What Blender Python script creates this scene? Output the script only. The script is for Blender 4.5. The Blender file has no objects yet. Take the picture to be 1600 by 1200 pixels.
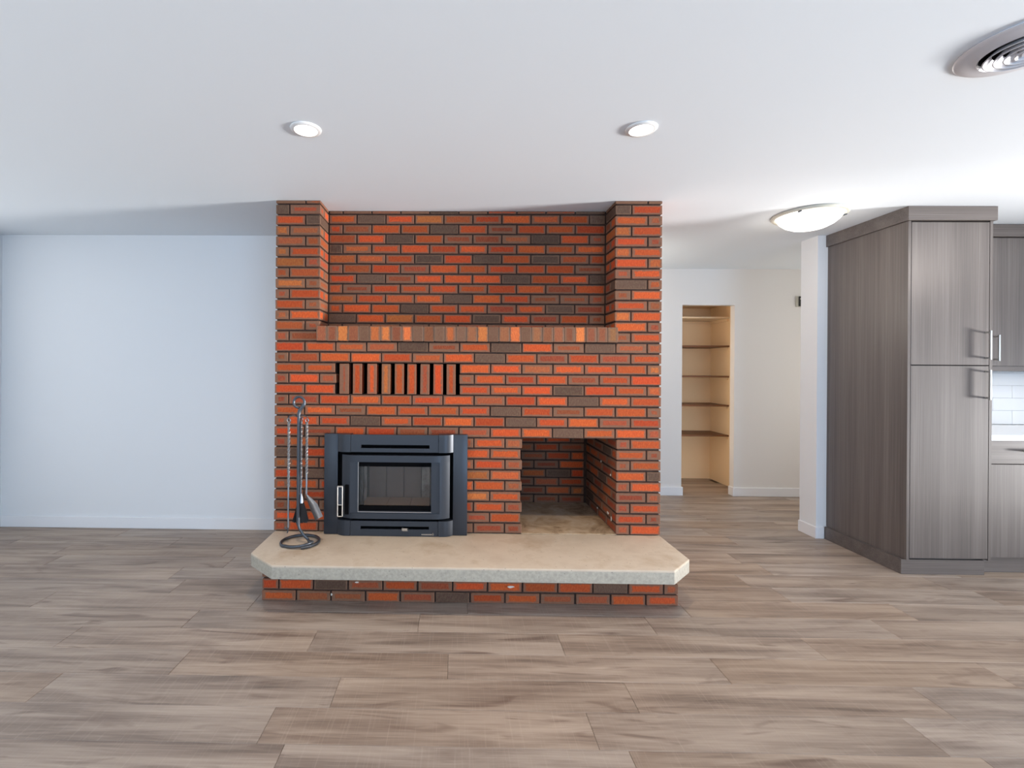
import bpy, bmesh, math, random
from mathutils import Vector, Matrix
rnd = random.Random(7)
S = bpy.context.scene
COL = S.collection
H = 2.44                       # ceiling height
HC = 1.342                     # lens height

def lin(r, g, b):
    f = lambda c: (c/255/12.92) if c/255 <= .04045 else ((c/255+.055)/1.055)**2.4
    return (f(r), f(g), f(b))

# ------------------------------------------------------------------ camera
F, CX, CY, YAW, ROLL = 744., 702.19, 576.76, .0154, .007
cam = bpy.data.cameras.new('camera'); camo = bpy.data.objects.new('camera', cam); COL.objects.link(camo)
cam.sensor_width = 36; cam.sensor_fit = 'HORIZONTAL'; cam.lens = 36*F/1600
cam.shift_x = (800-CX)/1600; cam.shift_y = (CY-600)/1600; cam.clip_start = .05; cam.clip_end = 100
cy_, sy_ = math.cos(YAW), math.sin(YAW)
R0 = Vector((cy_, sy_, 0)); F0 = Vector((-sy_, cy_, 0)); U0 = Vector((0, 0, 1))
R1 = R0*math.cos(ROLL)+U0*math.sin(ROLL); U1 = U0*math.cos(ROLL)-R0*math.sin(ROLL)
camo.matrix_world = Matrix(((R1.x, U1.x, -F0.x, 0), (R1.y, U1.y, -F0.y, 0), (R1.z, U1.z, -F0.z, HC), (0, 0, 0, 1)))
S.camera = camo

# ------------------------------------------------------------------ exposure, sky, window daylight and added fill lamps
S.view_settings.view_transform = 'Standard'; S.view_settings.look = 'None'
S.view_settings.gamma = 1; S.view_settings.use_curve_mapping = False
S.view_settings.exposure = -0.3
W = bpy.data.worlds.new('sky'); S.world = W; W.use_nodes = True
bg = W.node_tree.nodes['Background']; bg.inputs[0].default_value = (.62, .78, 1, 1); bg.inputs[1].default_value = 1.2

def area(name, loc, rot, sx, sy, power, color, spread=180):
    l = bpy.data.lights.new(name, 'AREA'); l.shape = 'RECTANGLE'; l.size = sx; l.size_y = sy
    l.energy = power; l.color = color; l.spread = math.radians(spread)
    o = bpy.data.objects.new(name, l); o.location = loc; o.rotation_euler = rot; COL.objects.link(o); return o
PI = math.pi
BX0, BX1, BY0, BY1 = -3.81, 7.1, -3.4, 3.928          # main room
# area light default points -Z.  rear windows face +Y
area('rear_window_daylight', (-1.6, BY0+.02, 1.5), (PI/2, 0, 0), 2.3, 1.4, 66, (.66, .82, 1))
area('rear_door_daylight', (2.6, BY0+.02, 1.08), (PI/2, 0, 0), 2.3, 2.0, 150, (.45, .69, 1))
area('left_window_daylight', (BX0+.02, -.9, 1.35), (0, -PI/2, 0), 1.6, 2.2, 32, (.62, .80, 1))
# sunlit ground outside the patio door, throwing light up through it onto the ceiling
area('sunlit_patio_bounce', (12.5, .75, .12), (0, PI/2+math.radians(28), 0), 1.6, 1.8, 4700, (1, .98, .96))
area('hall_end_fill', (4.66, 4.62, 1.4), (0, PI/2, 0), 1.8, .9, 12, (1, .97, .92))  # unseen fill panel added to brighten the hall, no opening behind it
l = bpy.data.lights.new('hall_fill_light', 'POINT'); l.energy = 18; l.color = (1, .93, .84); l.shadow_soft_size = .15  # bare fill lamp added out of view to lift hall and pantry
o = bpy.data.objects.new('hall_fill_light', l); COL.objects.link(o); o.location = (1.25, 4.6, 1.95)
l = bpy.data.lights.new('kitchen_fill_light', 'POINT'); l.energy = 26; l.color = (1, .88, .80); l.shadow_soft_size = .2  # unseen warm fill added to brighten backsplash and upper cabinet doors
o = bpy.data.objects.new('kitchen_fill_light', l); COL.objects.link(o); o.location = (3.9, 2.1, 2.2)
area('under_cabinet_fill', (4.3, 3.70, 1.352), (0, 0, 0), .7, .06, .8, (1, .93, .84))  # added fill strip, brightens the backsplash tiles
area('pantry_fill_strip', (2.325, 5.36, 1.15), (0, -PI/2, math.radians(35)), 2.0, .03, 5, (1, .84, .66))  # fill strip added behind the jamb to brighten the pantry inside

# ------------------------------------------------------------------ node helpers
def mat(name, color=(.8, .8, .8), rough=.5, metal=0, spec=.5, **kw):
    m = bpy.data.materials.new(name); m.use_nodes = True
    b = m.node_tree.nodes['Principled BSDF']
    b.inputs['Base Color'].default_value = (*color, 1); b.inputs['Roughness'].default_value = rough
    b.inputs['Metallic'].default_value = metal; b.inputs['Specular IOR Level'].default_value = spec
    for k, v in kw.items(): b.inputs[k].default_value = v
    return m
class N:
    def __init__(s, m): s.t = m.node_tree; s.b = s.t.nodes['Principled BSDF']
    def n(s, typ, **kw):
        o = s.t.nodes.new(typ)
        for k, v in kw.items(): setattr(o, k, v)
        return o
    def l(s, a, b): s.t.links.new(a, b)
    def math(s, op, a, b=None, c=None, clamp=False):
        o = s.n('ShaderNodeMath', operation=op); o.use_clamp = clamp
        for i, v in enumerate((a, b, c)):
            if v is None: continue
            if hasattr(v, 'links'): s.l(v, o.inputs[i])
            else: o.inputs[i].default_value = v
        return o.outputs[0]
    def noise(s, vec, scale, detail=4, rough=.55, dist=0):
        o = s.n('ShaderNodeTexNoise'); o.inputs['Scale'].default_value = scale; o.inputs['Detail'].default_value = detail
        o.inputs['Roughness'].default_value = rough; o.inputs['Distortion'].default_value = dist
        if vec is not None: s.l(vec, o.inputs['Vector'])
        return o.outputs['Fac']
    def mapping(s, vec, scale=(1, 1, 1), rot=(0, 0, 0)):
        o = s.n('ShaderNodeMapping'); o.inputs['Scale'].default_value = scale; o.inputs['Rotation'].default_value = rot
        s.l(vec, o.inputs['Vector']); return o.outputs[0]
    def ramp(s, fac, stops):
        o = s.n('ShaderNodeValToRGB'); e = o.color_ramp.elements
        while len(e) < len(stops): e.new(.5)
        for x, (p, c) in zip(e, stops): x.position = p; x.color = (*c, 1)
        s.l(fac, o.inputs[0]); return o.outputs[0]
    def mix(s, fac, a, b, mode='MIX'):
        o = s.n('ShaderNodeMix', data_type='RGBA', blend_type=mode)
        for i, v in ((0, fac), (6, a), (7, b)):
            if hasattr(v, 'links'): s.l(v, o.inputs[i])
            elif i == 0: o.inputs[0].default_value = v
            else: o.inputs[i].default_value = (*v, 1)
        return o.outputs[2]
    def bump(s, h, strength=.2, dist=.002):
        o = s.n('ShaderNodeBump'); o.inputs['Strength'].default_value = strength; o.inputs['Distance'].default_value = dist
        s.l(h, o.inputs['Height']); s.l(o.outputs[0], s.b.inputs['Normal'])
    def co(s, which='Object'): return s.n('ShaderNodeTexCoord').outputs[which]

def painted(name, color, rough=.55, scale=90, strength=.06):
    m = mat(name, color, rough, spec=.3); k = N(m)
    k.bump(k.noise(k.co(), scale, 3), strength, .001); return m

M = {}
M['wall'] = painted('wall_paint', (.80, .81, .82))
M['hall_wall'] = painted('hall_wall_paint', (.80, .775, .745))
M['ceiling'] = painted('ceiling_paint', (.79, .84, .88), .8, 60, .1)
M['trim'] = mat('trim_paint', (.84, .84, .85), .35)
M['pantry'] = painted('pantry_paint', lin(240, 212, 172), .6, 30, .12)
M['shelf'] = mat('shelf_board', lin(112, 74, 48), .5)
M['shelf_white'] = mat('painted_shelf_board', lin(222, 205, 178), .5)

def brick_mat(name, joined):
    m = mat(name, rough=.85, spec=.25); k = N(m)
    if joined:
        a = k.n('ShaderNodeAttribute', attribute_name='bcol'); colr, alp = a.outputs['Color'], a.outputs['Alpha']
        pos = k.n('ShaderNodeNewGeometry').outputs['Position']; r = None
    else:
        a = k.n('ShaderNodeObjectInfo'); colr, alp, r = a.outputs['Color'], a.outputs['Alpha'], a.outputs['Random']
        v = k.n('ShaderNodeVectorMath', operation='ADD'); k.l(k.co(), v.inputs[0])
        c = k.n('ShaderNodeCombineXYZ'); k.l(k.math('MULTIPLY', r, 37), c.inputs[0]); k.l(k.math('MULTIPLY', r, 91), c.inputs[2])
        k.l(c.outputs[0], v.inputs[1]); pos = v.outputs[0]
    uv = k.n('ShaderNodeUVMap', uv_map='face'); wh = k.n('ShaderNodeUVMap', uv_map='size')
    su, sw = k.n('ShaderNodeSeparateXYZ'), k.n('ShaderNodeSeparateXYZ'); k.l(uv.outputs[0], su.inputs[0]); k.l(wh.outputs[0], sw.inputs[0])
    du = k.math('MULTIPLY', k.math('MINIMUM', su.outputs[0], k.math('SUBTRACT', 1, su.outputs[0])), sw.outputs[0])
    dv = k.math('MULTIPLY', k.math('MINIMUM', su.outputs[1], k.math('SUBTRACT', 1, su.outputs[1])), sw.outputs[1])
    d = k.math('MINIMUM', du, k.math('MULTIPLY', dv, 1.5))
    n1 = k.noise(pos, 55, 4, .6)
    d = k.math('ADD', d, k.math('MULTIPLY', k.math('SUBTRACT', n1, .5), .026))
    edge = k.math('MULTIPLY', alp, .022)
    mask = k.math('DIVIDE', k.math('SUBTRACT', d, edge), .007, clamp=True)
    streak = k.noise(k.mapping(pos, (95, 95, 38), (0, .6, 0)), 1.6, 3, .65)
    cen = k.mix(k.math('MULTIPLY', k.math('SUBTRACT', streak, .42), 3.2, clamp=True), k.mix(1, colr, (.86, .80, .80), 'MULTIPLY'), k.mix(1, colr, (1.18, 1.42, 1.25), 'MULTIPLY'))
    rim = k.mix(n1, lin(100, 76, 60), lin(130, 101, 82))
    rim = k.mix(.16, rim, colr)
    k.l(k.mix(mask, rim, cen), k.b.inputs['Base Color'])
    k.bump(k.math('ADD', streak, k.noise(pos, 220, 3)), .55, .0022)
    return m
M['brick'] = brick_mat('rug_faced_brick', False); M['brick_j'] = brick_mat('rug_faced_brick_joined', True)
m = mat('dark_mortar', lin(62, 47, 42), .95, spec=.1); k = N(m)
k.l(k.mix(k.noise(k.co(), 40), lin(44, 34, 31), lin(86, 68, 60)), k.b.inputs['Base Color']); k.bump(k.noise(k.co(), 180), .5, .002); M['mortar'] = m

m = mat('concrete_slab', (.5, .45, .4), .6, spec=.35); k = N(m); c = k.co()
n = k.noise(c, 3.5, 6, .65); n2 = k.noise(c, 60, 4, .7)
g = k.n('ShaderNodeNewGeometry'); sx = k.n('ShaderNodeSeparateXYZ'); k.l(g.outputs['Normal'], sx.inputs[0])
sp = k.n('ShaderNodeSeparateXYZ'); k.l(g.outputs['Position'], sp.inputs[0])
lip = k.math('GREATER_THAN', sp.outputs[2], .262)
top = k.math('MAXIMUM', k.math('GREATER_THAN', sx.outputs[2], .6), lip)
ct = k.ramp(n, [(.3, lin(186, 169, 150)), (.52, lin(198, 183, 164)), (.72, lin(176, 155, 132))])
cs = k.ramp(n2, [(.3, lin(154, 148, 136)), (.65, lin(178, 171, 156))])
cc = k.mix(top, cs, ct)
vo = k.n('ShaderNodeTexVoronoi'); vo.inputs['Scale'].default_value = 26; k.l(c, vo.inputs['Vector'])
pit = k.math('LESS_THAN', vo.outputs['Distance'], .09)
cc = k.mix(k.math('MULTIPLY', pit, .45), cc, lin(96, 92, 88))
k.l(cc, k.b.inputs['Base Color']); k.bump(n2, .15, .002); M['concrete'] = m

m = mat('stained_concrete', (.4, .33, .27), .8, spec=.2); k = N(m); c = k.co()
k.l(k.ramp(k.noise(c, 5, 6, .7, .6), [(.32, lin(112, 88, 64)), (.5, lin(176, 152, 124)), (.68, lin(196, 178, 156))]), k.b.inputs['Base Color'])
k.bump(k.noise(c, 60), .3, .003); M['sooty'] = m

def plank_mat(name, joined):
    m = mat(name, rough=.42, spec=.45); k = N(m)
    if joined:
        a = k.n('ShaderNodeAttribute', attribute_name='bcol'); sep = k.n('ShaderNodeSeparateColor'); k.l(a.outputs['Color'], sep.inputs[0]); r = sep.outputs[0]
        base = k.n('ShaderNodeNewGeometry').outputs['Position']
    else:
        r = k.n('ShaderNodeObjectInfo').outputs['Random']; base = k.co()
    v = k.n('ShaderNodeVectorMath', operation='ADD'); k.l(base, v.inputs[0])
    cb = k.n('ShaderNodeCombineXYZ'); k.l(k.math('MULTIPLY', r, 53), cb.inputs[0]); k.l(k.math('MULTIPLY', r, 29), cb.inputs[1]); k.l(cb.outputs[0], v.inputs[1])
    p = v.outputs[0]
    broad = k.noise(k.mapping(p, (1.1, 11, 1)), 1.0, 5, .6, .6)
    fine = k.noise(k.mapping(p, (2.5, 75, 1)), 1.0, 4, .6, .4)
    knot = k.noise(k.mapping(p, (2.2, 13, 1)), 1.0, 2, .5, 1.6)
    saw = k.noise(k.mapping(p, (160, 3, 1)), 1.0, 2)
    f = k.math('ADD', k.math('MULTIPLY', broad, .72), k.math('MULTIPLY', fine, .28))
    col = k.ramp(f, [(.31, lin(108, 93, 81)), (.44, lin(142, 124, 110)), (.54, lin(165, 147, 131)), (.68, lin(186, 168, 152))])
    col = k.mix(k.math('MULTIPLY', k.math('SUBTRACT', knot, .60), 5, clamp=True), col, lin(112, 92, 80))
    col = k.mix(k.math('MULTIPLY', k.math('SUBTRACT', saw, .56), 1.2, clamp=True), col, lin(196, 178, 162))
    tone = k.math('ADD', .94, k.math('MULTIPLY', k.math('FRACT', k.math('MULTIPLY', r, 17.3)), .09))
    hv = k.n('ShaderNodeHueSaturation'); k.l(col, hv.inputs['Color']); k.l(tone, hv.inputs['Value'])
    k.l(k.math('ADD', .82, k.math('MULTIPLY', k.math('FRACT', k.math('MULTIPLY', r, 7.7)), .28)), hv.inputs['Saturation'])
    k.l(hv.outputs[0], k.b.inputs['Base Color'])
    k.l(k.math('ADD', .36, k.math('MULTIPLY', fine, .16)), k.b.inputs['Roughness'])
    k.bump(fine, .12, .001); return m
M['plank'] = plank_mat('vinyl_oak_plank', False); M['plank_j'] = plank_mat('vinyl_oak_plank_joined', True)
M['subfloor'] = mat('subfloor', lin(92, 78, 68), .9)

def laminate(name, mp):
    m = mat(name, rough=.34, spec=.5); k = N(m); c = k.co()
    fine = k.noise(k.mapping(c, tuple(9 if q == 1 else q for q in mp)), 1, 4, .6)
    broad = k.noise(k.mapping(c, tuple(q/12 if q > 1 else .6 for q in mp)), 1, 3, .5, .3)
    f = k.math('ADD', k.math('MULTIPLY', fine, .55), k.math('MULTIPLY', broad, .45))
    k.l(k.ramp(f, [(.28, lin(76, 69, 66)), (.5, lin(98, 90, 86)), (.72, lin(120, 112, 108))]), k.b.inputs['Base Color'])
    k.bump(fine, .08, .001); return m
M['lam'] = laminate('grey_wood_laminate', (170, 170, 1.5)); M['lam_h'] = laminate('grey_wood_laminate_horizontal', (1.5, 170, 170))
M['gap'] = mat('shadow_gap_edge', lin(45, 43, 44), .8)
M['nickel'] = mat('brushed_nickel', (.72, .70, .66), .28, 1)
M['quartz'] = mat('white_counter', (.9, .9, .9), .12)
M['tile'] = mat('glossy_white_tile', (.9, .9, .9), .08); M['grout'] = mat('tile_grout', lin(205, 205, 205), .9)
M['stove'] = mat('blue_black_stove_enamel', lin(50, 55, 63), .38, .3)
M['stove_dark'] = mat('black_recess', lin(10, 10, 12), .9, spec=.05)
M['glass'] = mat('stove_glass', (.92, .9, .88), .03, 0, .5, **{'Transmission Weight': 1.0, 'IOR': 1.5})
M['firebrick'] = mat('pale_firebrick', lin(176, 168, 160), .9)
m = M['firebrick']; k = N(m); k.l(k.ramp(k.noise(k.co(), 9, 5, .6), [(.35, lin(120, 108, 98)), (.6, lin(196, 188, 180))]), k.b.inputs['Base Color'])
M['tan_firebrick'] = painted('tan_firebrick', lin(196, 152, 116), .9, 14, .3)
M['steel'] = mat('stove_steel_handle', (.62, .6, .57), .3, 1)
M['iron'] = mat('wrought_iron', lin(84, 88, 94), .42, .75); M['iron_bright'] = mat('burnished_iron', lin(150, 152, 156), .3, .9)
M['bristle'] = mat('black_bristle', lin(24, 24, 28), .9)
M['white_metal'] = mat('white_light_trim', (.85, .84, .82), .4)
def emit(name, col, s):
    m = mat(name, (.9, .9, .9), .4); b = m.node_tree.nodes['Principled BSDF']
    b.inputs['Emission Color'].default_value = (*col, 1); b.inputs['Emission Strength'].default_value = s; return m
M['lamp'] = emit('lit_lens', (1, .93, .82), 14); M['dome'] = emit('lit_opal_glass', (1, .98, .95), 1.8)
M['vent'] = mat('satin_vent_metal', (.80, .80, .84), .28, .3); M['black'] = mat('black_plastic', (.02, .02, .02), .45)
M['plate'] = mat('pale_plate', lin(205, 202, 188), .5)
M['frame'] = mat('window_frame_vinyl', (.85, .85, .85), .4)
m = bpy.data.materials.new('window_pane_glass'); m.use_nodes = True; nt = m.node_tree; nt.nodes.remove(nt.nodes['Principled BSDF'])
mx = nt.nodes.new('ShaderNodeMixShader'); tr = nt.nodes.new('ShaderNodeBsdfTransparent'); gl = nt.nodes.new('ShaderNodeBsdfGlossy'); gl.inputs['Roughness'].default_value = .02
mx.inputs[0].default_value = .06; nt.links.new(tr.outputs[0], mx.inputs[1]); nt.links.new(gl.outputs[0], mx.inputs[2]); nt.links.new(mx.outputs[0], nt.nodes['Material Output'].inputs[0]); M['pane'] = m

# ------------------------------------------------------------------ mesh helpers
def box(bm, x0, x1, y0, y1, z0, z1):
    vs = [bm.verts.new(p) for p in ((x0, y0, z0), (x1, y0, z0), (x1, y1, z0), (x0, y1, z0), (x0, y0, z1), (x1, y0, z1), (x1, y1, z1), (x0, y1, z1))]
    return [bm.faces.new([vs[i] for i in f]) for f in ((0, 3, 2, 1), (4, 5, 6, 7), (0, 1, 5, 4), (1, 2, 6, 5), (2, 3, 7, 6), (3, 0, 4, 7))]
def bev(bm, w, seg=2, edges=None):
    bmesh.ops.bevel(bm, geom=list(edges or bm.edges), offset=w, segments=seg, profile=.5, affect='EDGES', clamp_overlap=True)
def obj(name, bm, m=None, parent=None, smooth=False, loc=None):
    if isinstance(bm, bmesh.types.BMesh):
        me = bpy.data.meshes.new(name); bmesh.ops.recalc_face_normals(bm, faces=bm.faces); bm.to_mesh(me); bm.free()
        if smooth:
            for p in me.polygons: p.use_smooth = True
            me.set_sharp_from_angle(angle=math.radians(35))
        if m is not None: me.materials.append(m)
    else: me = bm
    o = bpy.data.objects.new(name, me); COL.objects.link(o)
    if parent is not None:
        o.parent = parent; w_ = Vector(parent.location); q_ = parent.parent
        while q_ is not None: w_ += Vector(q_.location); q_ = q_.parent
        o.location = -w_
    if loc is not None: o.location = loc
    return o
def thing(name, label, cat, loc=(0, 0, 0), group=None):
    o = bpy.data.objects.new(name, None); COL.objects.link(o); o.location = loc; o.empty_display_size = .05
    o['label'] = label; o['category'] = cat
    if group: o['group'] = group
    return o
def tag(o, label, cat, group=None):
    o['label'] = label; o['category'] = cat
    if group: o['group'] = group
    return o
def struct(name, bm, m, label=None, parent=None):
    o = obj(name, bm, m, parent)
    if parent is None:
        o['kind'] = 'structure'
        if label: o['label'] = label
    return o
def bx(*a, w=0, seg=2):
    bm = bmesh.new(); box(bm, *a)
    if w: bev(bm, w, seg)
    return bm
def sweep(pts, r, n=10, closed=False, twist=0, square=False, bm=None, rfun=None):
    bm = bm or bmesh.new(); pts = [Vector(p) for p in pts]; rings = []; N_ = len(pts); up = None
    for i, p in enumerate(pts):
        a = pts[(i-1) % N_] if (closed or i) else p; b = pts[(i+1) % N_] if (closed or i < N_-1) else p
        t = (b-a).normalized()
        if up is None: up = t.orthogonal().normalized()
        up = (up-t*up.dot(t)).normalized(); s = t.cross(up); rr = rfun(i/(N_-1)) if rfun else r; ring = []
        for j in range(n):
            an = 2*PI*j/n+twist*i
            ring.append(bm.verts.new(p+(up*math.cos(an)+s*math.sin(an))*rr))
        rings.append(ring)
    for i in range(N_ if closed else N_-1):
        A, B = rings[i], rings[(i+1) % N_]
        for j in range(n): bm.faces.new((A[j], A[(j+1) % n], B[(j+1) % n], B[j]))
    if not closed:
        bm.faces.new(rings[0][::-1]); bm.faces.new(rings[-1])
    return bm
def lathe(prof, n=48, bm=None, c=(0, 0, 0)):
    bm = bm or bmesh.new(); rings = []
    for r, z in prof:
        if r < 1e-6: rings.append([bm.verts.new((c[0], c[1], c[2]+z))])
        else: rings.append([bm.verts.new((c[0]+r*math.cos(2*PI*j/n), c[1]+r*math.sin(2*PI*j/n), c[2]+z)) for j in range(n)])
    for A, B in zip(rings, rings[1:]):
        for j in range(n):
            q = (j+1) % n
            if len(A) == 1 and len(B) == 1: continue
            if len(A) == 1: bm.faces.new((A[0], B[q], B[j]))
            elif len(B) == 1: bm.faces.new((A[j], A[q], B[0]))
            else: bm.faces.new((A[j], A[q], B[q], B[j]))
    return bm
def prism(pts, z0, z1, bm=None, axis='z'):
    bm = bm or bmesh.new()
    f = (lambda a, b, c: (a, b, c)) if axis == 'z' else (lambda a, b, c: (a, c, b))
    A = [bm.verts.new(f(x, y, z0)) for x, y in pts]; B = [bm.verts.new(f(x, y, z1)) for x, y in pts]; n = len(pts)
    bm.faces.new(A[::-1]); bm.faces.new(B)
    for i in range(n): bm.faces.new((A[i], A[(i+1) % n], B[(i+1) % n], B[i]))
    return bm

# ------------------------------------------------------------------ the setting
T = .12
HY = 5.165            # hall back wall
KY = 3.885            # kitchen wall
struct('wall_left', bx(BX0-T, BX0, BY0-T, -2.0, 0, H), M['wall'], 'white painted side wall beside the window')
wl = bpy.data.objects['wall_left']
bm = bmesh.new(); box(bm, BX0-T, BX0, .2, BY1+T, 0, H); box(bm, BX0-T, BX0, -2, .2, 0, .55); box(bm, BX0-T, BX0, -2, .2, 2.15, H)
box(bm, BX0-T, BX0, BY0-T, -2, 0, H); old = wl.data; me = bpy.data.meshes.new('wall_left'); bmesh.ops.recalc_face_normals(bm, faces=bm.faces); bm.to_mesh(me); me.materials.append(M['wall']); wl.data = me; bm.free()
struct('wall_back', bx(BX0, 1.31, BY1, BY1+T, 0, H), M['wall'], 'white painted wall behind and beside the brick fireplace')
bm = bmesh.new()
for a in ((BX0, -2.75), (-.45, 1.45), (3.75, BX1)): box(bm, a[0], a[1], BY0-T, BY0, 0, H)
box(bm, -2.75, -.45, BY0-T, BY0, 0, .5)
for a in ((-2.75, -.45), (1.45, 3.75)): box(bm, a[0], a[1], BY0-T, BY0, 2.2, H)
struct('wall_rear', bm, M['wall'], 'white painted wall with two windows behind the camera')
bm = bmesh.new(); box(bm, BX1, BX1+T, BY0-T, .2, 0, H); box(bm, BX1, BX1+T, 2.4, KY+.2, 0, H); box(bm, BX1, BX1+T, .2, 2.4, 2.1, H)
struct('wall_right', bm, M['wall'], 'white painted wall with the patio door at the far kitchen end')
struct('wall_kitchen', bx(2.905, BX1, KY, KY+.185, 0, H), M['wall'], 'white partition wall whose end shows beside the tall cabinet')
# hall back wall with pantry opening
PX0, PX1, PZ = 2.425, 2.984, 2.052
bm = bmesh.new(); box(bm, .6, PX0, HY, HY+.08, 0, H); box(bm, PX1, 4.7, HY, HY+.08, 0, H); box(bm, PX0, PX1, HY, HY+.08, PZ, H)
struct('wall_hall', bm, M['hall_wall'], 'warm white hallway wall with the pantry opening')
bm = bmesh.new(); box(bm, .6-T, .6, BY1+T, HY+.08, 0, H); box(bm, 4.7, 4.7+T, KY+.185, HY+.08, 0, H)
struct('wall_hall_ends', bm, M['hall_wall'])
bm = bmesh.new(); box(bm, 2.25, 2.30, HY+.08, 6.04, 0, H); box(bm, 3.165, 3.215, HY+.08, 6.04, 0, H); box(bm, 2.25, 3.215, 5.99, 6.04, 0, H)
box(bm, 2.30, 3.165, HY+.081, 5.99, 2.12, 2.16); struct('wall_pantry', bm, M['pantry'], 'cream painted inside of the shallow pantry')
bm = bmesh.new(); box(bm, BX0-T, BX1+T, BY0-T, 6.04, H, H+.1)
struct('ceiling', bm, M['ceiling'], 'smooth white ceiling over living room and hall')

# baseboards
def baseboard(name, *boxes):
    bm = bmesh.new()
    for b in boxes: box(bm, *b)
    bev(bm, .002, 1); return struct(name, bm, M['trim'])
BH, BT = .092, .013
baseboard('baseboard_back', (BX0, -1.19, BY1-BT, BY1, 0, BH))
baseboard('baseboard_left', (BX0, BX0+BT, BY0, BY1-BT, 0, BH))
baseboard('baseboard_hall', (.6, PX0, HY-BT, HY, 0, BH), (PX1, 4.7, HY-BT, HY, 0, BH), (PX1-BT, PX1, HY-BT, HY+.08, 0, BH), (PX0, PX0+BT, HY-BT, HY+.08, 0, BH))
baseboard('baseboard_kitchen', (2.905-BT, 2.905, KY-BT, KY+.185, 0, BH), (2.905, 2.962, KY-BT, KY, 0, BH))
baseboard('baseboard_rear', (BX0, 1.45, BY0, BY0+BT, 0, BH), (3.75, BX1, BY0, BY0+BT, 0, BH))

# windows out of view (frames and panes where the daylight comes in)
def window(name, x0, x1, y0, y1, z0, z1):
    alongx = (x1-x0) > (y1-y0); bm = bmesh.new(); t = .05
    if alongx:
        for a, b in ((x0, x0+t), ((x0+x1)/2-t/2, (x0+x1)/2+t/2), (x1-t, x1)): box(bm, a, b, y0, y1, z0, z1)
        for a, b in ((z0, z0+t), (z1-t, z1)): box(bm, x0, x1, y0+.001, y1-.001, a, b)
        g = bx(x0+t, x1-t, (y0+y1)/2-.004, (y0+y1)/2+.004, z0+t, z1-t)
    else:
        for a, b in ((y0, y0+t), ((y0+y1)/2-t/2, (y0+y1)/2+t/2), (y1-t, y1)): box(bm, x0, x1, a, b, z0, z1)
        for a, b in ((z0, z0+t), (z1-t, z1)): box(bm, x0+.001, x1-.001, y0, y1, a, b)
        g = bx((x0+x1)/2-.004, (x0+x1)/2+.004, y0+t, y1-t, z0+t, z1-t)
    o = struct(name, bm, M['frame']); struct('window_pane', g, M['pane'], parent=o)
window('window_1', -2.75, -.45, BY0-.09, BY0-.03, .5, 2.2)
window('door_2', 1.45, 3.75, BY0-.09, BY0-.03, 0, 2.2)
window('window_2', BX0-.09, BX0-.03, -2.0, .2, .55, 2.15)
window('door_1', BX1+.03, BX1+.09, .2, 2.4, 0, 2.1)

# ------------------------------------------------------------------ floor: subfloor + planks
floor = struct('floor', bx(BX0-T, BX1+T, BY0-T, 6.04, -.06, -.006), M['subfloor'], 'greige oak look vinyl plank floor')
PW, PL = .185, 1.22
def plank_mesh(L):
    bm = bx(0, L, 0, PW, -.006, 0); top = [e for e in bm.edges if all(v.co.z > -.001 for v in e.verts)]
    bev(bm, .0016, 1, top); me = bpy.data.meshes.new('plank'); bmesh.ops.recalc_face_normals(bm, faces=bm.faces); bm.to_mesh(me); bm.free(); me.materials.append(M['plank']); return me
known = {0: -.493, 1: -.03, 2: -.70, 3: -.19, 5: -1.70, 4: -1.15, 6: -.6}
pm = {}; far = []; G = .0008
nx = lambda row: known.get(row, (row*.437+.31*math.sin(row*2.1)) % PL)
for row in range(-29, 23):
    y0 = 1.875+row*PW
    if y0 > 5.99: break
    x = nx(row); x -= math.ceil((x-BX0)/PL)*PL
    while x < BX1:
        a, b = max(x, BX0), min(x+PL, BX1)
        vis = 1.45 < y0 and ((a < .8*y0 and b > -1.02*y0 and y0 < BY1) or (y0 >= 3.7 and a < .85*y0 and b > 1.3)) and a < 1.3*y0+.2
        if b-a > .03 and not (y0 > BY1 and (b < 1.2 or a > 4.6)) and y0 < (5.2 if not (a < 3.1 and b > 2.3) else 6):
            if y0 > HY-.05 : a, b = max(a, 2.30), min(b, 3.165)
            if vis or (1.4 < y0 < 3.2 and -1.1*y0 < b and a < 1.25*y0):
                L = round(b-a, 3)
                if L not in pm: pm[L] = plank_mesh(L-G)
                o = obj('plank', pm[L], None, floor); o.location = (a, y0, 0)
            else: far.append((a, b, y0))
        x += PL
bm = bmesh.new(); lay = bm.loops.layers.float_color.new('bcol')
for a, b, y0 in far:
    c = rnd.random()
    for f in box(bm, a, b-G, y0, y0+PW-G, -.006, 0):
        for l in f.loops: l[lay] = (c, c, c, 1)
o = obj('planks', bm, M['plank_j'], floor); o['kind'] = 'stuff'

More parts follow.
